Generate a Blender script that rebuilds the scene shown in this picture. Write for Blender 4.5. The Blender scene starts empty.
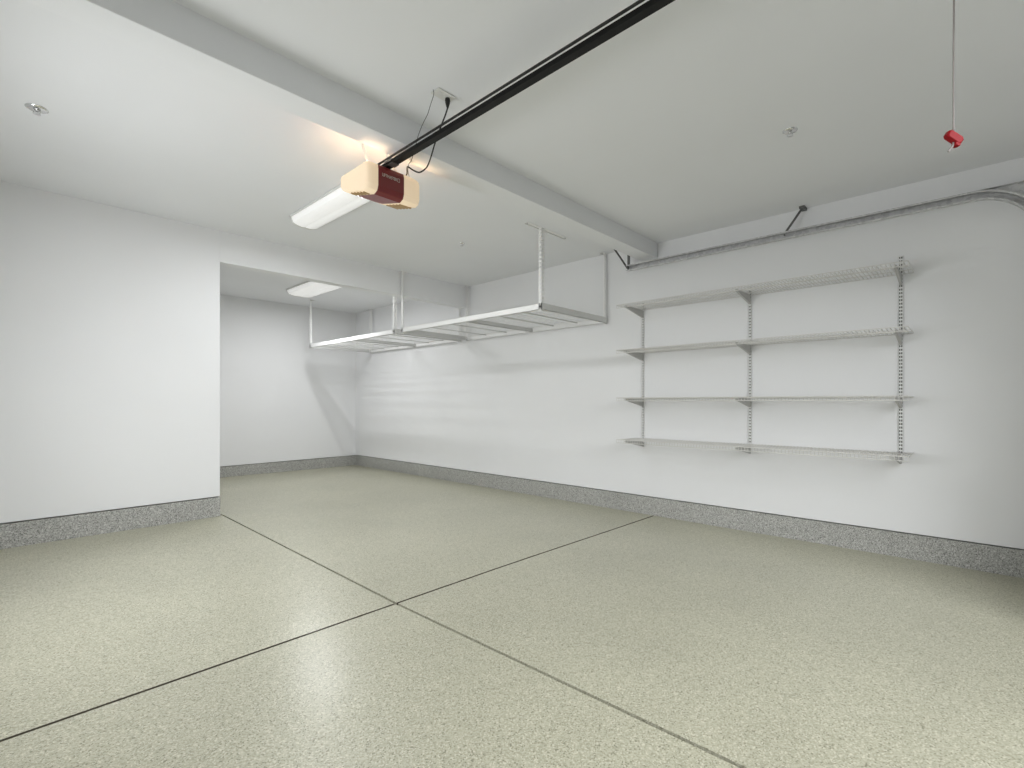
import bpy, bmesh, math
from mathutils import Vector, Matrix

C = bpy.context.scene.collection
SC = bpy.context.scene
PI = math.pi

# ------------------------------------------------------------------ room dimensions (metres)
CAM_H = 1.15
XL, XR = -0.45, 4.72          # left side wall, right wall
YF = -0.45                    # door wall behind the camera
YL, YLB = 5.27, 5.395         # back wall left of the alcove / header (front and rear face)
YB = 8.39                     # alcove end wall
XA = 1.545                    # left edge of the alcove opening
ZC, ZCF = 2.79, 2.776         # ceiling behind / in front of the beam
ZB, BY1, BY2 = 2.62, 2.375, 2.544   # ceiling beam
ZH = 2.489                    # header underside
STEM_R, STEM_B, STEM_L = 0.164, 0.160, 0.242


# ------------------------------------------------------------------ materials
def new_mat(name, col, rough=.5, metal=0.0, spec=.5, emit=None, estr=0.0):
    m = bpy.data.materials.new(name); m.use_nodes = True
    b = m.node_tree.nodes['Principled BSDF']
    b.inputs['Base Color'].default_value = (*col, 1)
    b.inputs['Roughness'].default_value = rough
    b.inputs['Metallic'].default_value = metal
    b.inputs['Specular IOR Level'].default_value = spec
    if emit:
        b.inputs['Emission Color'].default_value = (*emit, 1)
        b.inputs['Emission Strength'].default_value = estr
    return m


def nodes(m):
    return m.node_tree.nodes, m.node_tree.links, m.node_tree.nodes['Principled BSDF']


def add_bump(m, scale, strength, dist=.002, detail=4):
    n, l, b = nodes(m)
    tc = n.new('ShaderNodeTexCoord'); nz = n.new('ShaderNodeTexNoise'); bp = n.new('ShaderNodeBump')
    nz.inputs['Scale'].default_value = scale; nz.inputs['Detail'].default_value = detail
    bp.inputs['Strength'].default_value = strength; bp.inputs['Distance'].default_value = dist
    l.new(tc.outputs['Object'], nz.inputs['Vector']); l.new(nz.outputs['Fac'], bp.inputs['Height'])
    l.new(bp.outputs['Normal'], b.inputs['Normal'])
    return nz


def plaster(name, col):
    m = new_mat(name, col, .75, spec=.25)
    n, l, b = nodes(m)
    nz = add_bump(m, 90, .12, .002)
    # faint, large, soft unevenness of the paint
    tc = n.new('ShaderNodeTexCoord'); n2 = n.new('ShaderNodeTexNoise'); cr = n.new('ShaderNodeValToRGB')
    n2.inputs['Scale'].default_value = .9; n2.inputs['Detail'].default_value = 3
    cr.color_ramp.elements[0].color = (*[c * .97 for c in col], 1); cr.color_ramp.elements[1].color = (*col, 1)
    cr.color_ramp.elements[0].position = .3; cr.color_ramp.elements[1].position = .7
    l.new(tc.outputs['Object'], n2.inputs['Vector']); l.new(n2.outputs['Fac'], cr.inputs['Fac'])
    l.new(cr.outputs['Color'], b.inputs['Base Color'])
    return m


def flake(name, stops, scale, rough, bump, coat=0.0, big=.12, spec=.5, crough=.2):
    """broadcast vinyl flake floor: fine speckles, each flake one of several tints"""
    m = new_mat(name, (.5, .5, .5), rough, spec=spec)
    n, l, b = nodes(m)
    b.inputs['Coat Weight'].default_value = coat; b.inputs['Coat Roughness'].default_value = crough
    tc = n.new('ShaderNodeTexCoord')
    v = n.new('ShaderNodeTexVoronoi'); v.inputs['Scale'].default_value = scale
    sep = n.new('ShaderNodeSeparateColor')
    cr = n.new('ShaderNodeValToRGB'); e = cr.color_ramp.elements
    while len(e) < len(stops): e.new(.5)
    for i, (p, c) in enumerate(stops):
        e[i].position = p; e[i].color = (*c, 1)
    cr.color_ramp.interpolation = 'CONSTANT'
    l.new(tc.outputs['Object'], v.inputs['Vector']); l.new(v.outputs['Color'], sep.inputs['Color'])
    l.new(sep.outputs['Red'], cr.inputs['Fac'])
    nz = n.new('ShaderNodeTexNoise'); nz.inputs['Scale'].default_value = 1.3; nz.inputs['Detail'].default_value = 5
    mr = n.new('ShaderNodeMapRange')
    mr.inputs['From Min'].default_value = .25; mr.inputs['From Max'].default_value = .75
    mr.inputs['To Min'].default_value = 1 - big; mr.inputs['To Max'].default_value = 1 + big * .5
    mx = n.new('ShaderNodeMix'); mx.data_type = 'RGBA'; mx.blend_type = 'MULTIPLY'; mx.inputs['Factor'].default_value = 1
    l.new(tc.outputs['Object'], nz.inputs['Vector']); l.new(nz.outputs['Fac'], mr.inputs['Value'])
    l.new(cr.outputs['Color'], mx.inputs['A']); l.new(mr.outputs['Result'], mx.inputs['B'])
    l.new(mx.outputs['Result'], b.inputs['Base Color'])
    n3 = n.new('ShaderNodeTexNoise'); n3.inputs['Scale'].default_value = scale * .25; n3.inputs['Detail'].default_value = 3
    bp = n.new('ShaderNodeBump'); bp.inputs['Strength'].default_value = bump; bp.inputs['Distance'].default_value = .003
    l.new(tc.outputs['Object'], n3.inputs['Vector']); l.new(n3.outputs['Fac'], bp.inputs['Height'])
    l.new(bp.outputs['Normal'], b.inputs['Normal'])
    if coat: l.new(bp.outputs['Normal'], b.inputs['Coat Normal'])
    return m


M = {}
M['wall'] = plaster('white_wall_paint', (.86, .865, .875))
M['ceil'] = plaster('white_ceiling_paint', (.85, .86, .88))
M['floor'] = flake('flake_floor', [(0, (.22, .212, .145)), (.06, (.352, .342, .25)), (.28, (.418, .407, .305)),
                                   (.58, (.478, .467, .355)), (.9, (.60, .583, .465))], 215, .42, .3, .4, .09, crough=.22)
M['groove'] = new_mat('joint_dirt', (.075, .063, .045), .95)
add_bump(M['groove'], 60, .3)
M['stem'] = flake('flake_concrete', [(0, (.18, .18, .17)), (.15, (.34, .34, .32)), (.5, (.45, .45, .425)),
                                     (.85, (.62, .62, .595))], 190, .5, .5, .2, .12)
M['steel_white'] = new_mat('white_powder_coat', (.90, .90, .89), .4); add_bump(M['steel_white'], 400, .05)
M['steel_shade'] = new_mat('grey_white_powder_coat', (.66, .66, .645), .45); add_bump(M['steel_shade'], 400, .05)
M['bracket'] = new_mat('shaded_white_bracket', (.47, .465, .45), .45); add_bump(M['bracket'], 400, .05)  # white brackets greyed: their shaded sides are put into the colour
M['galv'] = new_mat('galvanised_steel', (.6, .6, .6), .4, .3)
n, l, b = nodes(M['galv'])
tc = n.new('ShaderNodeTexCoord'); v = n.new('ShaderNodeTexVoronoi'); v.inputs['Scale'].default_value = 45
cr = n.new('ShaderNodeValToRGB'); cr.color_ramp.elements[0].color = (.50, .50, .505, 1); cr.color_ramp.elements[1].color = (.66, .66, .66, 1)
sp = n.new('ShaderNodeSeparateColor')
l.new(tc.outputs['Object'], v.inputs['Vector']); l.new(v.outputs['Color'], sp.inputs['Color'])
l.new(sp.outputs['Red'], cr.inputs['Fac']); l.new(cr.outputs['Color'], b.inputs['Base Color'])
M['dark_steel'] = new_mat('dark_bracket_steel', (.16, .16, .155), .45, .6); add_bump(M['dark_steel'], 200, .1)
M['black'] = new_mat('black_rail_steel', (.010, .010, .010), .5, spec=.2); add_bump(M['black'], 150, .05)
M['rubber'] = new_mat('black_rubber', (.012, .012, .012), .5)
M['wire'] = new_mat('grey_wire', (.06, .06, .055), .5)
M['chrome'] = new_mat('chrome', (.75, .75, .75), .18, 1.0); add_bump(M['chrome'], 50, .02)
M['red'] = new_mat('red_plastic', (.26, .001, .005), .55, spec=.25); add_bump(M['red'], 60, .05)
M['burgundy'] = new_mat('burgundy_plastic', (.20, .028, .03), .36); add_bump(M['burgundy'], 300, .04)
M['plate'] = new_mat('silver_print', (.62, .57, .50), .4)
M['slot_shade'] = new_mat('slot_shade', (.10, .10, .098), .6, .3); add_bump(M['slot_shade'], 200, .05)  # dark tone painted as the shade inside the upright slots
M['rope'] = new_mat('grey_cord', (.30, .27, .26), .8); add_bump(M['rope'], 500, .3)
M['plastic_white'] = new_mat('white_plastic', (.75, .75, .73), .4)
M['lens'] = bpy.data.materials.new('frosted_lens'); M['lens'].use_nodes = True
n, l = M['lens'].node_tree.nodes, M['lens'].node_tree.links
n.remove(n['Principled BSDF'])
df = n.new('ShaderNodeBsdfDiffuse'); tl = n.new('ShaderNodeEmission'); gl = n.new('ShaderNodeBsdfGlossy')
m1 = n.new('ShaderNodeAddShader'); m2 = n.new('ShaderNodeMixShader')
df.inputs['Color'].default_value = (.70, .60, .46, 1); tl.inputs['Color'].default_value = (1, .76, .50, 1); tl.inputs['Strength'].default_value = .30
gl.inputs['Roughness'].default_value = .25; m2.inputs['Fac'].default_value = .05
tc = n.new('ShaderNodeTexCoord'); w = n.new('ShaderNodeTexWave'); w.inputs['Scale'].default_value = 40; w.bands_direction = 'X'
bp = n.new('ShaderNodeBump'); bp.inputs['Strength'].default_value = .1
l.new(tc.outputs['Object'], w.inputs['Vector']); l.new(w.outputs['Fac'], bp.inputs['Height'])
for q in (df, gl): l.new(bp.outputs['Normal'], q.inputs['Normal'])
l.new(df.outputs[0], m1.inputs[0]); l.new(tl.outputs[0], m1.inputs[1]); l.new(m1.outputs[0], m2.inputs[1]); l.new(gl.outputs[0], m2.inputs[2])
l.new(m2.outputs[0], n['Material Output'].inputs['Surface'])
M['amber'] = new_mat('amber_louvre', (.42, .28, .13), .4)
M['shelf'] = new_mat('white_coated_wire', (.70, .69, .665), .4); add_bump(M['shelf'], 300, .05)
M['diff'] = new_mat('lit_diffuser', (.85, .85, .85), .4, emit=(1, 1, .98), estr=.24)
n, l, b = nodes(M['diff'])
tc = n.new('ShaderNodeTexCoord'); w = n.new('ShaderNodeTexWave'); w.inputs['Scale'].default_value = 60; w.bands_direction = 'X'
bp = n.new('ShaderNodeBump'); bp.inputs['Strength'].default_value = .1
l.new(tc.outputs['Object'], w.inputs['Vector']); l.new(w.outputs['Fac'], bp.inputs['Height']); l.new(bp.outputs['Normal'], b.inputs['Normal'])
M['door'] = new_mat('white_door_steel', (.78, .78, .77), .5); add_bump(M['door'], 120, .08)


# ------------------------------------------------------------------ mesh helpers
class MB:
    def __init__(self): self.bm = bmesh.new()

    def box(self, x0, x1, y0, y1, z0, z1, mi=0):
        vs = [self.bm.verts.new((x, y, z)) for x in (x0, x1) for y in (y0, y1) for z in (z0, z1)]
        for f in ((0, 1, 3, 2), (4, 6, 7, 5), (0, 4, 5, 1), (2, 3, 7, 6), (0, 2, 6, 4), (1, 5, 7, 3)):
            self.bm.faces.new([vs[i] for i in f]).material_index = mi
        return self

    def prism(self, pts, ax, a0, a1, mi=0):
        """closed 2-D outline extruded along axis ax"""
        def mk(p, a):
            q = [0, 0, 0]; o = [i for i in range(3) if i != ax]
            q[o[0]], q[o[1]], q[ax] = p[0], p[1], a
            return self.bm.verts.new(q)
        A = [mk(p, a0) for p in pts]; B = [mk(p, a1) for p in pts]
        self.bm.faces.new(A).material_index = mi; self.bm.faces.new(B).material_index = mi
        for i in range(len(pts)):
            j = (i + 1) % len(pts)
            self.bm.faces.new((A[i], A[j], B[j], B[i])).material_index = mi
        return self

    def loft(self, rings, cap=True, mi=0, close=True):
        R = [[self.bm.verts.new(p) for p in r] for r in rings]
        for a, b2 in zip(R, R[1:]):
            k = len(a)
            for i in range(k if close else k - 1):
                j = (i + 1) % k
                self.bm.faces.new((a[i], a[j], b2[j], b2[i])).material_index = mi
        if cap:
            self.bm.faces.new(R[0]).material_index = mi; self.bm.faces.new(R[-1]).material_index = mi
        return self

    def tube(self, pts, r, seg=8, mi=0):
        pts = [Vector(p) for p in pts]; rings = []
        rr = r if isinstance(r, (list, tuple)) else [r] * len(pts)
        t0 = (pts[1] - pts[0]).normalized()
        u = t0.orthogonal().normalized()
        for i, p in enumerate(pts):
            t = (pts[min(i + 1, len(pts) - 1)] - pts[max(i - 1, 0)]).normalized()
            u = (u - t * u.dot(t)).normalized(); w = t.cross(u)
            rings.append([p + (u * math.cos(a) + w * math.sin(a)) * rr[i] for a in [2 * PI * k / seg for k in range(seg)]])
        return self.loft(rings, mi=mi)

    def lathe(self, prof, cx, cy, seg=24, mi=0):
        return self.loft([[(cx + r * math.cos(2 * PI * k / seg), cy + r * math.sin(2 * PI * k / seg), z) for k in range(seg)]
                          for r, z in prof], mi=mi)

    def bar(self, p, q, w, t, up=(0, 0, 1)):
        """flat bar from p to q, width w along `up`-ish side direction, thickness t"""
        p, q = Vector(p), Vector(q); d = (q - p).normalized(); s = d.cross(Vector(up)).normalized(); o = s.cross(d)
        rings = [[c + s * a * w / 2 + o * b2 * t / 2 for a, b2 in ((-1, -1), (1, -1), (1, 1), (-1, 1))] for c in (p, q)]
        return self.loft(rings)

    def ladder(self, o, dw, dn, z0, z1, width, cols, hole_w, hole_h, pitch, t):
        """vertical perforated strip: origin corner o(x,y); dw width dir, dn thickness dir; real slots"""
        dw, dn = Vector((*dw, 0)), Vector((*dn, 0)); O = Vector((*o, 0))

        def bx(w0, w1, a, b2):
            vs = [O + dw * w + dn * n2 + Vector((0, 0, z)) for w in (w0, w1) for n2 in (0, t) for z in (a, b2)]
            vs = [self.bm.verts.new(v2) for v2 in vs]
            for f in ((0, 1, 3, 2), (4, 6, 7, 5), (0, 4, 5, 1), (2, 3, 7, 6), (0, 2, 6, 4), (1, 5, 7, 3)):
                self.bm.faces.new([vs[i] for i in f])
        gap = (width - cols * hole_w) / (cols + 1); x = 0
        for c in range(cols + 1):
            bx(x, x + gap, z0, z1); x += gap + hole_w
        n2 = max(1, int((z1 - z0) / pitch)); pz = (z1 - z0) / n2
        for c in range(cols):
            xx = gap + c * (gap + hole_w)
            for k in range(n2 + 1):
                a = z0 + k * pz - (pz - hole_h) / 2; b2 = a + (pz - hole_h)
                bx(xx, xx + hole_w, max(a, z0), min(b2, z1))
        return self

    def build(self, name, mats, parent=None, smooth=False, bevel=0.0):
        bmesh.ops.recalc_face_normals(self.bm, faces=self.bm.faces)
        me = bpy.data.meshes.new(name); self.bm.to_mesh(me); self.bm.free()
        o = bpy.data.objects.new(name, me); C.objects.link(o)
        for m in (mats if isinstance(mats, (list, tuple)) else [mats]): me.materials.append(m)
        if smooth:
            for p in me.polygons: p.use_smooth = True
        if parent:
            o.parent = parent
            if parent.type == 'EMPTY': o.matrix_parent_inverse = Matrix.Translation(-Vector(parent.location))
            # a mesh parent sits in its thing's frame: undo the thing's offset once more
            else: o.matrix_parent_inverse = Matrix()
        if bevel:
            bv = o.modifiers.new('Bevel', 'BEVEL'); bv.width = bevel; bv.segments = 2; bv.limit_method = 'ANGLE'
            bv.angle_limit = math.radians(40)
        return o


def tag(o, label, cat, group=None, kind=None):
    o['label'] = label; o['category'] = cat
    if group: o['group'] = group
    if kind: o['kind'] = kind
    return o


def thing(name, loc, label, cat, group=None):
    o = bpy.data.objects.new(name, None); o.location = loc; o.empty_display_size = .1; C.objects.link(o)
    return tag(o, label, cat, group)


def smooth_path(pts, n=6):
    """Catmull-Rom through the points"""
    P = [Vector(p) for p in pts]; P = [P[0] * 2 - P[1]] + P + [P[-1] * 2 - P[-2]]; out = []
    for i in range(1, len(P) - 2):
        a, b2, c, d = P[i - 1:i + 3]
        for k in range(n):
            t = k / n
            out.append(.5 * ((2 * b2) + (c - a) * t + (2 * a - 5 * b2 + 4 * c - d) * t * t + (-a + 3 * b2 - 3 * c + d) * t ** 3))
    out.append(P[-2]); return out


# ------------------------------------------------------------------ the setting
def floor_z(x, y):
    up = .06 * min(max((y - 2.41) / (5.27 - 2.41), 0), 1)
    if y > 5.27: up = .06 * max(0, 1 - (y - 5.27) / 1.5)
    side = min(max((x - 1.58) / 1.2, 0), 1)
    dn = -.02 * min(max((x - 2.6) / 2.1, 0), 1)
    return up * (1 - side) + dn


JY = 2.414                                            # cross joint


def joint_x(y): return 1.64 - .012 * y if y <= 5.3 else 1.64 - .012 * 5.3


def build_floor():
    xs = [XL - .2, 0, .8, ('j', -.0085), ('j', -.006), ('j', .006), ('j', .0085), 2.0, 2.4, 2.8, 3.4, 4.0, XR + .2]
    ys = [YF - .2, .4, 1.2, JY - .0075, JY - .0055, JY + .0055, JY + .0075, 3.1, 3.8, 4.5, YL, 5.5, 6.2, 6.8, 7.6, YB + .2]
    bm = bmesh.new(); g = []
    for x in xs:
        col = []
        for y in ys:
            jx = isinstance(x, tuple); X = joint_x(y) + x[1] if jx else x
            z = floor_z(X, y)
            inx = jx and abs(x[1]) < .007 and y < YL + .01
            iny = abs(y - JY) < .007 and X < 4.74
            if inx or iny: z -= .03
            col.append(bm.verts.new((X, y, z)))
        g.append(col)
    for i in range(len(xs) - 1):
        for j in range(len(ys) - 1):
            f = bm.faces.new((g[i][j], g[i + 1][j], g[i + 1][j + 1], g[i][j + 1]))
            gx = isinstance(xs[i], tuple) and isinstance(xs[i + 1], tuple) and xs[i][1] < 0 and ys[j] < YL - .01
            gy = JY - .0095 < ys[j] < JY + .006
            f.material_index = 1 if (gx or gy) else 0
    me = bpy.data.meshes.new('floor'); bm.to_mesh(me); bm.free()
    me.materials.append(M['floor']); me.materials.append(M['groove'])
    o = bpy.data.objects.new('floor', me); C.objects.link(o)
    tag(o, 'speckled beige flake floor cut into slabs by two crossing joints', 'floor', kind='structure')


build_floor()


def struct(name, mb, mat, label, cat, bevel=0):
    return tag(mb.build(name, mat, bevel=bevel), label, cat, kind='structure')


T = .12
struct('ceiling', MB().box(XL - T, XR + T, YF - T, BY1 + .02, ZCF, ZCF + .14).box(XL - T, XR + T, BY2 - .02, YB + T, ZC, ZC + .126)
       .box(XL - T, XR + T, BY1 + .02, BY2 - .02, ZC, ZC + .126), M['ceil'], 'flat white ceiling on both sides of the beam', 'ceiling')
struct('trim_1', MB().box(XL, XR, BY1, BY2, ZB, ZC + .02), M['ceil'], 'boxed white ceiling beam crossing the whole garage', 'beam', bevel=.004)
struct('wall_right', MB().box(XR, XR + T, YF - T, YB + T, STEM_R + .009, ZC + .12).box(XR + .04, XR + T, YF - T, YB + T, STEM_R, STEM_R + .009), M['wall'], 'long white right wall carrying the wire shelving', 'wall')
struct('baseboard_right', MB().box(XR - .006, XR + T, YF - T, YB + T, -.12, STEM_R), M['stem'],
       'grey speckled concrete curb along the right wall', 'baseboard')
struct('wall_back', MB().box(XL - T, XA, YL, YLB, STEM_L + .009, ZC + .12).box(XL - T, XA - .04, YL + .04, YLB, STEM_L, STEM_L + .009).box(XA - T, XA, YLB, YB + T, STEM_B, ZC + .12)
       .box(XA, XR, YL, YLB, ZH, ZC + .12), M['wall'], 'white back wall with header over the alcove opening', 'wall', bevel=.003)
struct('baseboard_back', MB().box(XL - T, XA + .002, YL - .006, YLB, -.12, STEM_L).box(XA - T, XA - .01, YLB, YB + T, -.12, STEM_B), M['stem'],
       'grey speckled concrete curb below the left back wall', 'baseboard')
struct('wall_alcove', MB().box(XA - T, XR, YB, YB + T, STEM_B + .009, ZC + .12).box(XA - T, XR, YB + .04, YB + T, STEM_B, STEM_B + .009), M['wall'], 'white end wall of the deep alcove', 'wall')
struct('baseboard_alcove', MB().box(XA - .01, XR + .010, YB - .006, YB + T, -.12, STEM_B), M['stem'],
       'olive grey concrete curb across the alcove end', 'baseboard')
# left side wall with two daylight windows, the front one added for fill; garage door fields opened for light (all outside the frame)
WINS = [(.1, 1.2, .85, 1.75), (2.62, 3.72, .75, 1.75)]
wl = MB(); ye = YF - T
for y0, y1, z0, z1 in WINS:
    wl.box(XL - T, XL, ye, y0, -.12, ZC + .12).box(XL - T, XL, y0, y1, -.12, z0).box(XL - T, XL, y0, y1, z1, ZC + .12); ye = y1
wl.box(XL - T, XL, ye, YL + .01, -.12, ZC + .12)
struct('wall_left', wl, M['wall'], 'white left side wall with two wide windows, one added for light', 'wall')
for i, (y0, y1, z0, z1) in enumerate(WINS):
    wf = MB()
    for y in (y0, (y0 + y1) / 2 - .02, y1 - .04): wf.box(XL - .09, XL - .03, y, y + .04, z0, z1)
    wf.box(XL - .09, XL - .03, y0, y1, z0, z0 + .04).box(XL - .09, XL - .03, y0, y1, z1 - .04, z1)
    struct(f'window_{i + 1}', wf, M['plastic_white'], f"white framed window in the left side wall, {('added near the garage door for light', 'nearer the back wall')[i]}", 'window')
DX0, DX1, DZ = -.2, 4.5, 2.15
struct('wall_front', MB().box(XL - T, DX0, YF - T, YF, -.12, ZC + .12).box(DX1, XR, YF - T, YF, -.12, ZC + .12)
       .box(DX0, DX1, YF - T, YF, DZ, ZC + .12), M['wall'], 'white wall around the garage door behind the viewer', 'wall')
dm = MB()                                             # door reduced to slim frames, fields left open to let light in
for k in range(5):
    z0 = k * DZ / 4
    dm.box(DX0, DX1, YF - .08, YF - .04, max(z0 - .03, 0), min(z0 + .03, DZ))
for q in range(6):
    x = DX0 + q * (DX1 - DX0) / 5
    dm.box(max(x - .03, DX0), min(x + .03, DX1), YF - .079, YF - .041, .01, DZ - .01)
    if q > 4: dm.box(x - (DX1 - DX0) / 5 + .03, x - .03, YF - .065, YF - .055, .03, DZ - .03)   # field shut to shape the light
struct('door_1', dm, M['door'], 'white garage door behind the viewer, fields left open for light', 'door')

# ------------------------------------------------------------------ wall shelving
SHELF_D = .40
STD = [(2.535, .679, 2.186, 'the left'), (1.478, .70, 2.182, 'the middle'), (.409, .706, 2.245, 'the right')]
for y, z0, z1, side in STD:
    o = MB()
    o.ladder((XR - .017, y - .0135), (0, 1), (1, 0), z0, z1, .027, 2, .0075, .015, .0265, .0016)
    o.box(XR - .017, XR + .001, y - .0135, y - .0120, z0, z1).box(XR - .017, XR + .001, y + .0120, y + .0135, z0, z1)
    o.box(XR - .0035, XR + .001, y - .0118, y + .0118, z0, z1, 1)  # added back plate, coloured dark as shade behind the slots
    ob = o.build('shelf_standard', [M['steel_white'], M['slot_shade']])
    tag(ob, f'{side[4:]}most white slotted upright screwed to the right wall' if side != 'the middle'
        else 'middle white slotted upright between the other two wall uprights', 'shelf upright', 'slotted wall uprights')
SHZ = [(2.113, 'top'), (1.664, 'second from top'), (1.189, 'third from top'), (.772, 'bottom')]
SY0, SY1 = .335, 2.615
for z, nm in SHZ:
    root = thing('wire_shelf', (XR, (SY0 + SY1) / 2, z),
                 {'top': 'topmost white wire shelf of the wall shelving, seen from below',
                  'second from top': 'white wire wall shelf directly below the topmost one',
                  'third from top': 'white wire wall shelf at eye level, seen edge on',
                  'bottom': 'lowest white wire shelf of the wall shelving, nearest the floor'}[nm], 'shelf', 'wire shelves on the right wall')
    d = MB()
    n_w = 90
    for k in range(n_w + 1):
        y = SY0 + (SY1 - SY0) * k / n_w
        d.tube([(XR - .006, y, z), (XR - SHELF_D, y, z), (XR - SHELF_D, y, z - .028)], .0027, 5)
    d.build('wire_deck', M['shelf'], root)
    for x, zz in ((XR - .008, z - .0045), (XR - .135, z - .0045), (XR - .265, z - .0045)):
        MB().tube([(x, SY0, zz), (x, SY1, zz)], .003, 6).build('support_wire', M['shelf'], root)
    for zz in (z + .003, z - .028):
        MB().tube([(XR - SHELF_D, SY0, zz), (XR - SHELF_D, SY1, zz)], .0032, 6).build('front_rail_wire', M['shelf'], root)
    for y, z0, z1, side in STD:
        root_b = thing('shelf_bracket', (XR - .017, y, z - .0095),
                       f"tapered white bracket on {side} wall upright holding the {nm} wire shelf".replace('nm', nm), 'shelf bracket', 'brackets of the wall shelving')
        zt = z - .0078
        h = .078
        pts = [(XR - .0165, zt), (XR - SHELF_D + .03, zt), (XR - SHELF_D + .03, zt - .014), (XR - .06, zt - h + .008), (XR - .0165, zt - h)]
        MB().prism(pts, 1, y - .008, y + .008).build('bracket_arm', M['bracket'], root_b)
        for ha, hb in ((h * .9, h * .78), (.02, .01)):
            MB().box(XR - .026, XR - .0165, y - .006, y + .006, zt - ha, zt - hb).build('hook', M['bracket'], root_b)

# ------------------------------------------------------------------ overhead storage racks
RX0, RX1, RZ0, RZ1 = 3.58, 4.695, 2.022, 2.082


def angle_post(mb, x, y, sx, sy, z0, z1, w=.038):
    mb.ladder((x, y), (sx, 0), (0, sy), z0, z1, w, 1, .014, .022, .038, .002)
    mb.ladder((x, y), (0, sy), (sx, 0), z0, z1, w, 1, .014, .022, .038, .002)


def rack(y0, y1, ys, yc, top, label, group):
    root = thing('overhead_rack', ((RX0 + RX1) / 2, (y0 + y1) / 2, RZ0), label, 'storage rack', group)
    for x, nm in ((RX0, 'front_beam'), (RX1, 'rear_beam')):
        s = 1 if x == RX0 else -1
        ysp = [y0] + ([yc] if yc else []) + [y1]
        for a, b2 in zip(ysp, ysp[1:]):
            MB().box(x, x + s * .003, a + .001, b2 - .001, RZ0, RZ1).box(x, x + s * .028, a + .001, b2 - .001, RZ1 - .003, RZ1)\
                .box(x, x + s * .028, a + .001, b2 - .001, RZ0, RZ0 + .003).build(nm, M['steel_white'], root)
    for y in [y0 + .002, y1 - .002]:
        s = 1 if y < (y0 + y1) / 2 else -1
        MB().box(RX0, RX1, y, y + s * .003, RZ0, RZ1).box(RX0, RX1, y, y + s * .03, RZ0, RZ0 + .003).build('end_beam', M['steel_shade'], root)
    for y in (yc,):
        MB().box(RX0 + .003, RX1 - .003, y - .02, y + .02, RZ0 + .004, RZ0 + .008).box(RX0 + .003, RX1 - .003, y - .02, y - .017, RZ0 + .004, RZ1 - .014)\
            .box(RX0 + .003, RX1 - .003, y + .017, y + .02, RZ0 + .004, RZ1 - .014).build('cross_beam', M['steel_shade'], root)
    for a, b2 in ((y0, yc), (yc, y1)):
        for t in (.36, .68):
            y = a + (b2 - a) * t
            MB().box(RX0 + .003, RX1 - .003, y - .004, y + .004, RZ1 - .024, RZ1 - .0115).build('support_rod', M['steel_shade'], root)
    d = MB(); n_w = int((y1 - y0) / .10)
    for k in range(n_w + 1):
        y = y0 + .03 + (y1 - y0 - .06) * k / n_w
        d.tube([(RX0 + .003, y, RZ1 - .009), (RX1 - .003, y, RZ1 - .009)], .0026, 5)
    n_l = 14
    for k in range(n_l + 1):
        x = RX0 + .02 + (RX1 - RX0 - .04) * k / n_l
        d.tube([(x, y0 + .01, RZ1 - .0045), (x, y1 - .01, RZ1 - .0045)], .0022, 5)
    d.build('wire_deck', M['steel_white'], root)
    for x, sx in ((RX0, 1), (RX1, -1)):
        for y, sy in zip(ys, (1, -1)):
            p = MB(); angle_post(p, x, y, sx, sy, RZ0 - .012, top - .003)
            ob = p.build('hanging_post', M['steel_white'], root)
            q = MB()
            long = x == RX0 and y < 4
            a, b2 = (x - .2, x + .4) if long else (x - .02, x + .07) if x == RX0 else (x - .07, x + .02)
            q.box(a, b2, y, y + sy * .036, top - .003, top).box(a, b2, y + sy * .034, y + sy * .036, top - .014, top - .003)
            q.build('ceiling_bracket', M['steel_white'], root)
            for bx in (a + .015, b2 - .015):
                MB().lathe([(.0001, top - .012), (.007, top - .011), (.007, top - .004)], bx, y + sy * .017, 6).build('lag_bolt', M['galv'], root)
    return root


rack(2.965, 5.262, (2.97, 5.257), 4.06, ZC, 'white overhead storage rack hung in front of the header, nearer the shelving', 'white ceiling racks')
rack(5.40, 7.81, (5.405, 7.805), 6.5, ZC, 'white overhead storage rack hung inside the alcove behind the header', 'white ceiling racks')

# ------------------------------------------------------------------ garage door track
TX, TZ = 4.605, 2.545
tr = thing('door_track', (TX, 1.2, TZ), 'galvanised garage door track hanging along the right wall', 'door track')


def track_path():
    pts = [(2.66, TZ)]
    pts += [(2.66 - k * .22, TZ) for k in range(1, 13)]
    r = .34; cy, cz = .02, TZ - r
    for k in range(0, 13):
        a = k / 12 * PI / 2
        pts.append((cy - r * math.sin(a), cz + r * math.cos(a)))
    pts.append((cy - r, .02))
    return pts


tp = [p for p in track_path()]
tp = [p for i, p in enumerate(tp) if i == 0 or (abs(p[0] - tp[i - 1][0]) + abs(p[1] - tp[i - 1][1])) > .004]
# the channel opens towards the door (left): web on the wall side, flanges above and below, small lips
prof = [(-.030, -.020), (-.030, -.030), (.004, -.030), (.020, -.022), (.020, .022), (.004, .030), (-.030, .030), (-.030, .018),
        (-.0275, .018), (-.0275, .0275), (.003, .0275), (.0175, .021), (.0175, -.021), (.003, -.0275), (-.0275, -.0275), (-.0275, -.020)]
rings = []
for i, p in enumerate(tp):
    a, b2 = tp[max(i - 1, 0)], tp[min(i + 1, len(tp) - 1)]
    t = Vector((b2[0] - a[0], b2[1] - a[1])).normalized(); nn = Vector((-t.y, t.x))
    if i < 3: nn = Vector((0, 1))
    if nn.y < 0 and i < 14: nn = -nn
    if i >= 14:
        nn = Vector((t.y, -t.x))
    rings.append([(TX + u, p[0] + nn.x * w2, p[1] + nn.y * w2) for u, w2 in prof])
MB().loft(rings).build('track_channel', M['galv'], tr)
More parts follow.
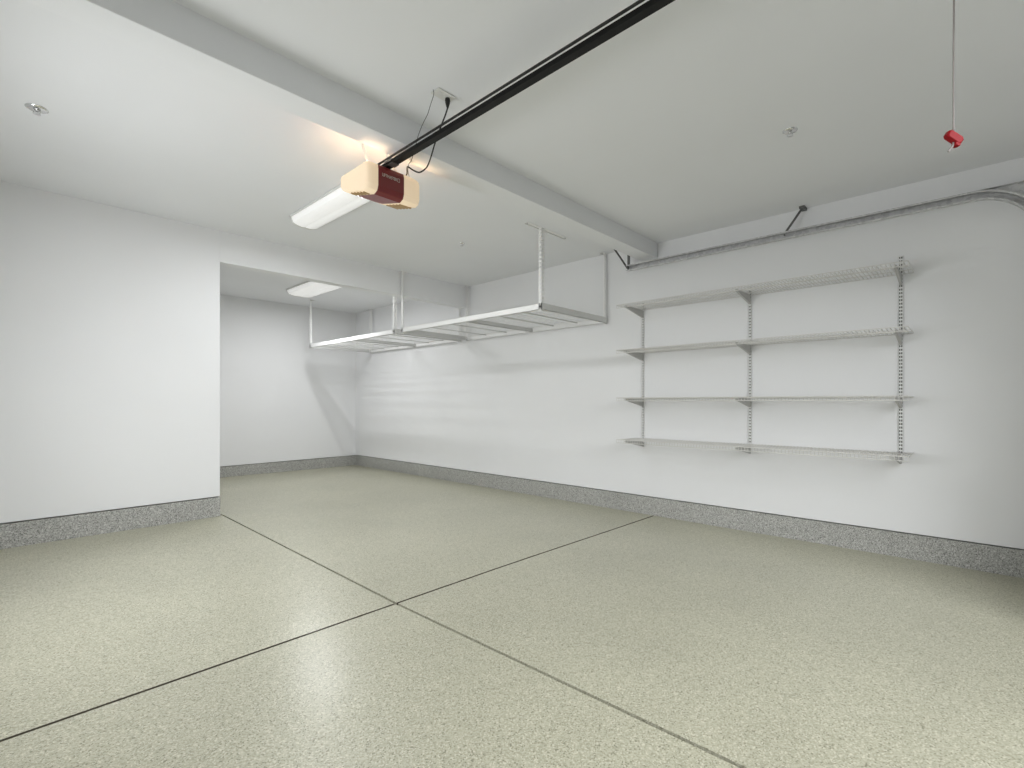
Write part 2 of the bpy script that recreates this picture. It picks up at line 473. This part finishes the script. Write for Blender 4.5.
# stiffening angle lying on the front half of the track and running straight on to the door header
an = MB().box(TX + .020, TX + .0225, YF, .55, TZ - .02, TZ + .036).box(TX - .012, TX + .020, YF, .55, TZ + .0335, TZ + .036)
an.build('stiffening_angle', M['galv'], tr)
# rear hanger: plumb strut and raking brace
MB().box(TX - .014, TX + .014, 2.648, 2.6505, TZ - .02, ZC).box(TX - .014, TX - .0115, 2.62, 2.65, TZ + .03, ZC).build('hanger_strut', M['dark_steel'], tr)
MB().bar((TX - .005, 2.653, TZ + .0), (4.42, 2.745, ZC - .004), .026, .004, (0, 1, 0)).box(4.36, 4.44, 2.725, 2.765, ZC - .004, ZC).build('brace', M['dark_steel'], tr)
MB().bar((TX, 1.165, TZ + .028), (4.668, 1.05, ZCF - .004), .018, .004, (1, 0, 0)).box(4.63, XR, 1.03, 1.07, ZCF - .02, ZCF).build('hanger_strut', M['dark_steel'], tr)
for y in (1.165, 2.64):
    MB().tube([(TX - .034, y, TZ), (TX - .020, y, TZ)], .007, 6).build('bolt', M['dark_steel'], tr)

# ------------------------------------------------------------------ garage door opener, its rail and its cords
OX0, OX1, OY0, OY1, OZ1 = 1.512, 1.852, 2.545, 2.885, 2.552
op = thing('garage_door_opener', ((OX0 + OX1) / 2, (OY0 + OY1) / 2, 2.40), 'burgundy garage door opener with glowing amber lenses under the beam', 'door opener')


def side_profile(s=1.0):
    """outline in the y-z plane: upright front, underside sloping up to the rear"""
    return [(OY0 + .03, OZ1), (OY0 + .006, OZ1 - .012), (OY0, OZ1 - .035), (OY0, OZ1 - .135), (OY0 + .012, OZ1 - .163), (OY0 + .045, OZ1 - .176),
            (OY1 - .10, OZ1 - .128), (OY1 - .02, OZ1 - .095), (OY1, OZ1 - .07), (OY1, OZ1 - .02), (OY1 - .012, OZ1)]


bx0, bx1 = OX0 + .058, OX1 - .092
MB().prism(side_profile(), 0, bx0, bx1).build('housing', M['burgundy'], op, bevel=.006)


def lens(xa, xb, bulge):
    """wrap-around light lens: full section at the housing, rounded and drawn in at its outer end"""
    rings = []
    cy, cz = (OY0 + OY1) / 2, OZ1 - .08
    for t, k in ((0, 1.0), (.35, 1.0), (.6, .985), (.8, .95), (.93, .90), (1.0, .82)):
        x = xa + (xb - xa) * t
        rings.append([(x, cy + (y - cy) * k, cz + (z - cz) * k) for y, z in side_profile()])
    b3 = MB().loft(rings, cap=False, close=False)
    b3.bm.verts.ensure_lookup_table(); b3.bm.faces.new([b3.bm.verts[-11 + i] for i in range(11)])     # outer end; top stays open
    return b3


ll = lens(bx0 + .006, OX0 - .005, 1).build('light_lens', M['lens'], op)
rl = lens(bx1 - .006, OX1 + .038, 1).build('light_lens', M['lens'], op)
# louvred underside of each lens
for par, xa, xb in ((ll, OX0 + .012, bx0 - .008), (rl, bx1 + .012, OX1 + .006)):
    for k in range(5):
        y = OY0 + .07 + k * .035
        z = OZ1 - .176 + (y - OY0 - .045) / (OY1 - .10 - OY0 - .045) * .048
        MB().box(xa, xb, y, y + .012, z - .004, z + .006).build('louvre', M['amber'], par)
# name plate in raised silver letters with a small square emblem at its end
tcv = bpy.data.curves.new('lettering', 'FONT'); tcv.body = 'LIFTMASTER'; tcv.size = .026; tcv.extrude = .0008; tcv.align_x = 'CENTER'; tcv.align_y = 'CENTER'
tmp = bpy.data.objects.new('tmp', tcv); C.objects.link(tmp)
bpy.context.view_layer.update()
dg = bpy.context.evaluated_depsgraph_get()
me = bpy.data.meshes.new_from_object(tmp.evaluated_get(dg)); bpy.data.objects.remove(tmp)
wd = max(v.co.x for v in me.vertices) - min(v.co.x for v in me.vertices)
kx = .100 / wd
for v in me.vertices:
    x, y, z = v.co
    v.co = (1.652 + x * kx, OY0 - .0008 - z, 2.487 + y)
me.materials.append(M['plate'])
lt = bpy.data.objects.new('lettering', me); C.objects.link(lt); lt.parent = op; lt.matrix_parent_inverse = Matrix.Translation(-Vector(op.location))
em = MB()
for a, b2, c, d in ((1.707, 1.709, 2.477, 2.499), (1.721, 1.723, 2.477, 2.499), (1.707, 1.723, 2.477, 2.479), (1.707, 1.723, 2.497, 2.499)):
    em.box(a, b2, OY0 - .0016, OY0 + .001, c, d)
em.build('emblem', M['plate'], op)
for x, dx in ((OX0 + .05, .085), (OX1 - .08, .05)):
    MB().bar((x, OY0 + .08, OZ1 - .004), (x + dx, OY0 + .30, ZC), .022, .003, (1, 0, 0)).build('hanging_strap', M['plastic_white'], op)

RXC = 1.655
ry0, ry1 = YF + .02, OY0 + .10


def rail_z(y): return (2.545 - y) * .0115


def rail_box(mb, x0, x1, za, zb, a=ry0, b2=ry1):
    return mb.loft([[(RXC + x, y, z + rail_z(y)) for x, z in ((x0, za), (x1, za), (x1, zb), (x0, zb))] for y in (a, b2)])


rb = MB()
for q in ((-.019, .019, 2.5515, 2.5545), (-.0015, .0015, 2.5545, 2.584), (-.019, -.016, 2.5545, 2.575), (.016, .019, 2.5545, 2.575)): rail_box(rb, *q)
ra = rb.build('opener_rail', M['black'], op); ra['label'] = 'long black rail running towards the garage door'
rail_box(MB(), -.036, -.030, 2.573, 2.584).build('drive_belt', M['rubber'], ra)
rail_box(MB(), .030, .036, 2.573, 2.584).build('drive_belt', M['rubber'], ra)
for y in (OY0 - .06, .55):
    rail_box(MB(), -.024, .024, 2.5485, 2.5515, y, y + .05).build('rail_joint', M['dark_steel'] if y > 1 else M['black'], ra)
MB().lathe([(.001, 2.571), (.036, 2.571), (.036, 2.586), (.001, 2.586)], RXC, OY0 - .005, 20).build('sprocket', M['galv'], op)
# trolley with the emergency release cord
MB().box(RXC - .028, RXC + .028, -.06, .14, 2.558, 2.575).box(RXC - .028, RXC - .018, -.06, .14, 2.575, 2.592).box(RXC + .018, RXC + .028, -.06, .14, 2.575, 2.592)\
    .box(RXC - .006, RXC + .006, .02, .06, 2.53, 2.558).build('release_trolley', M['black'], ra, bevel=.003)
rc = thing('emergency_release', (RXC, .04, 1.79), 'red pull handle hanging on a thin grey cord', 'release handle')
MB().tube(smooth_path([(RXC, .04, 2.53), (RXC + .001, .039, 2.2), (RXC - .001, .040, 2.0), (RXC, .04, 1.82)]), .0021, 6).build('cord', M['rope'], rc, smooth=True)
# handle: a flat T bar seen slightly tilted; its frame is built around the cord
hd = MB()
ax_r = Vector((math.cos(.81824), -math.sin(.81824), 0))            # the handle's long side
rot = math.radians(-33)
U = ax_r * math.cos(rot) + Vector((0, 0, 1)) * math.sin(rot); W = -ax_r * math.sin(rot) + Vector((0, 0, 1)) * math.cos(rot); N = U.cross(W)
hc = Vector((RXC, .04, 1.809))


def rbox(u0, u1, w0, w1, n0, n1, k=1.0):
    o2 = [(u0, w0 + .004), (u0 + .004, w0), (u1 - .004, w0), (u1, w0 + .004), (u1, w1 - .004), (u1 - .004, w1), (u0 + .004, w1), (u0, w1 - .004)]
    cu, cw = (u0 + u1) / 2, (w0 + w1) / 2
    rs = []
    for nz, s in ((n0, .82), (n0 + .003, 1), (n1 - .003, 1), (n1, .82)):
        rs.append([hc + U * (cu + (a - cu) * s) + W * (cw + (b2 - cw) * s) + N * nz for a, b2 in o2])
    hd.loft(rs)


rbox(-.021, .021, -.010, .010, -.008, .008)
rbox(.007, .022, -.016, -.006, -.007, .007)
hd.build('pull_handle', M['red'], rc)
MB().tube(smooth_path([hc + Vector((0, 0, -.008)), hc + U * -.001 + Vector((0, 0, -.018)), hc - ax_r * .006 + Vector((0, 0, -.026)), hc - ax_r * .013 + Vector((0, 0, -.034))]), .0024, 6).build('cord_tail', M['rope'], rc)

# ceiling outlet with plug, power cord and bell wire
ol = thing('ceiling_outlet', (1.66, 2.055, ZCF), 'white outlet plate on the ceiling in front of the beam', 'outlet')
MB().box(1.605, 1.725, 2.02, 2.09, ZCF - .006, ZCF).build('cover_plate', M['plastic_white'], ol, bevel=.003)
for x in (1.633, 1.692):
    MB().lathe([(.017, ZCF - .0085), (.0175, ZCF - .006), (.0175, ZCF - .005)], x, 2.055, 16).build('socket', M['plastic_white'], ol)
pcord = MB().tube(smooth_path([(1.692, 2.055, ZCF - .058), (1.708, 2.095, 2.700), (1.735, 2.17, 2.672), (1.765, 2.25, 2.64), (1.80, 2.33, 2.607), (1.825, 2.39, 2.585), (1.832, 2.43, 2.566),
                       (1.815, 2.47, 2.548), (1.785, 2.49, 2.556), (1.760, 2.51, 2.575), (1.775, 2.545, 2.583), (1.80, 2.58, 2.57), (1.80, 2.60, 2.552)]), .0044, 8).build('power_cord', M['rubber'], op, smooth=True)
MB().loft([[(1.692 + r * math.cos(a), 2.055 + r * math.sin(a), z) for a in [2 * PI * k / 12 for k in range(12)]] for r, z in
           ((.013, ZCF - .0085), (.0145, ZCF - .02), (.012, ZCF - .035), (.006, ZCF - .055), (.0035, ZCF - .062))]).build('plug', M['rubber'], pcord, smooth=True)
bw = MB().tube(smooth_path([(1.60, 2.06, ZCF), (1.607, 2.065, 2.755), (1.622, 2.11, 2.73), (1.640, 2.16, 2.705), (1.655, 2.22, 2.685), (1.675, 2.29, 2.655), (1.70, 2.36, 2.610), (1.735, 2.44, 2.586),
                            (1.758, 2.50, 2.590), (1.78, 2.535, 2.600), (1.80, 2.57, 2.585), (1.835, 2.60, 2.552)]), .0018, 6).build('bell_wire', M['wire'])
tag(bw, 'thin dark wire drooping from the ceiling beside the outlet to the opener', 'wire')


# ------------------------------------------------------------------ ceiling lights
def ceiling_light(x0, x1, y0, y1, label):
    root = thing('ceiling_light', ((x0 + x1) / 2, (y0 + y1) / 2, ZC), label, 'ceiling light', 'fluorescent ceiling lights')
    MB().box(x0, x1, y0, y1, ZC - .022, ZC).build('frame', M['plastic_white'], root, bevel=.003)
    cx, w = (x0 + x1) / 2, (x1 - x0) / 2 - .006
    pr = []
    for k in range(17):
        t = -1 + 2 * k / 16
        z = .085 - .034 * abs(t) ** 3 - (.006 * math.exp(-(t / .12) ** 2))
        if abs(t) == 1: z = .022
        pr.append((cx + w * t, ZC - z))
    pr2 = [(cx - w, ZC - .021)] + pr + [(cx + w, ZC - .021)]
    MB().prism(pr2, 1, y0 + .02, y1 - .02).build('diffuser', M['diff'], root)
    for y in (y0, y1 - .021):
        MB().prism([(a, z - .003) for a, z in pr2], 1, y, y + .021).build('end_cap', M['plastic_white'], root)


ceiling_light(1.835, 2.095, 3.17, 4.385, 'long white fluorescent ceiling light just behind the opener')
ceiling_light(3.0, 3.40, 6.10, 7.30, 'white fluorescent ceiling light inside the alcove behind the header')


# ------------------------------------------------------------------ sprinkler heads
def sprinkler(x, y, zc, label, r=.04):
    root = thing('sprinkler_head', (x, y, zc), label, 'sprinkler', 'ceiling sprinkler heads')
    MB().lathe([(.012, zc - .010), (r * .75, zc - .009), (r, zc - .002), (r, zc)], x, y, 20).build('escutcheon', M['chrome'], root, smooth=True)
    MB().lathe([(.004, zc - .022), (.009, zc - .019), (.010, zc - .012), (.013, zc - .010), (.013, zc - .006)], x, y, 12).build('valve_body', M['chrome'], root)
    for s in (-1, 1):
        MB().tube(smooth_path([(x + s * .009, y, zc - .010), (x + s * .016, y, zc - .018), (x + s * .012, y, zc - .026), (x, y, zc - .030)], 4), .0025, 6).build('frame_arm', M['chrome'], root)
    MB().lathe([(.002, zc - .033), (.017, zc - .032), (.017, zc - .029), (.002, zc - .028)], x, y, 16).build('deflector', M['chrome'], root)


sprinkler(.204, 3.825, ZC, 'chrome sprinkler head on the bright ceiling at far left', .05)
sprinkler(3.30, .81, ZCF, 'chrome sprinkler head on the front ceiling near the red handle', .04)
sprinkler(3.377, 3.87, ZC, 'chrome sprinkler head on the ceiling above the storage rack', .03)


# ------------------------------------------------------------------ lighting
L_WIN = (9, 38); L_TUBE = (17, 21); L_DOOR_FILL = 310; L_BULB = 2.0


def area(name, loc, rot, sx, sy, power, col):
    ld = bpy.data.lights.new(name, 'AREA'); ld.shape = 'RECTANGLE'; ld.size = sx; ld.size_y = sy; ld.energy = power; ld.color = col
    o = bpy.data.objects.new(name, ld); o.location = loc; o.rotation_euler = rot; C.objects.link(o)
    return o


# daylight through the rear left window, fill through the added front one
for (y0, y1, z0, z1), pw in zip(WINS, L_WIN):
    area('window_daylight', (XL - .22, (y0 + y1) / 2, (z0 + z1) / 2), (0, -PI / 2, 0), z1 - z0 + .1, y1 - y0 + .1, pw, (.96, .978, 1.0))
# added fill lamp shining in through the opened fields of the garage door
area('door_fill_light', (.4, -2.3, 3.0), (math.radians(52), 0, 0), 4.6, 3.0, L_DOOR_FILL, (.96, .978, 1.0))
# fluorescent tubes: lamps lying right under the two diffusers
for cx, cy, pw, col in ((1.965, 3.78, L_TUBE[0], (.95, .975, 1)), (3.20, 6.70, L_TUBE[1], (.98, .99, 1))):
    for dx in (-.06, .06):
        area('tube_light', (cx + dx, cy, ZC - .089), (0, 0, 0), .05, 1.1, pw / 2, col)


def bulb(loc, power):
    ld = bpy.data.lights.new('opener_bulb', 'POINT'); ld.energy = power; ld.color = (1, .74, .46); ld.shadow_soft_size = .018
    o = bpy.data.objects.new('opener_bulb', ld); o.location = loc; C.objects.link(o)


bulb((OX0 + .028, OY0 + .14, 2.49), L_BULB)
bulb((OX1 - .04, OY0 + .14, 2.49), L_BULB)

wd_ = bpy.data.worlds.new('daylight'); SC.world = wd_; wd_.use_nodes = True
wd_.node_tree.nodes['Background'].inputs['Color'].default_value = (.85, .92, 1, 1)
wd_.node_tree.nodes['Background'].inputs['Strength'].default_value = .06

# ------------------------------------------------------------------ camera
cd = bpy.data.cameras.new('camera'); cam = bpy.data.objects.new('camera', cd); C.objects.link(cam)
cam.location = (0, 0, CAM_H); cam.rotation_euler = (PI / 2, 0, -.81824)
cd.sensor_fit = 'HORIZONTAL'; cd.sensor_width = 36; cd.lens = 494.935 / 1024 * 36; cd.shift_y = (401.994 - 384) / 1024
cd.clip_start = .02
SC.camera = cam
vs = SC.view_settings
vs.view_transform = 'Standard'; vs.look = 'None'; vs.gamma = 1; vs.use_curve_mapping = False; vs.exposure = 0.47
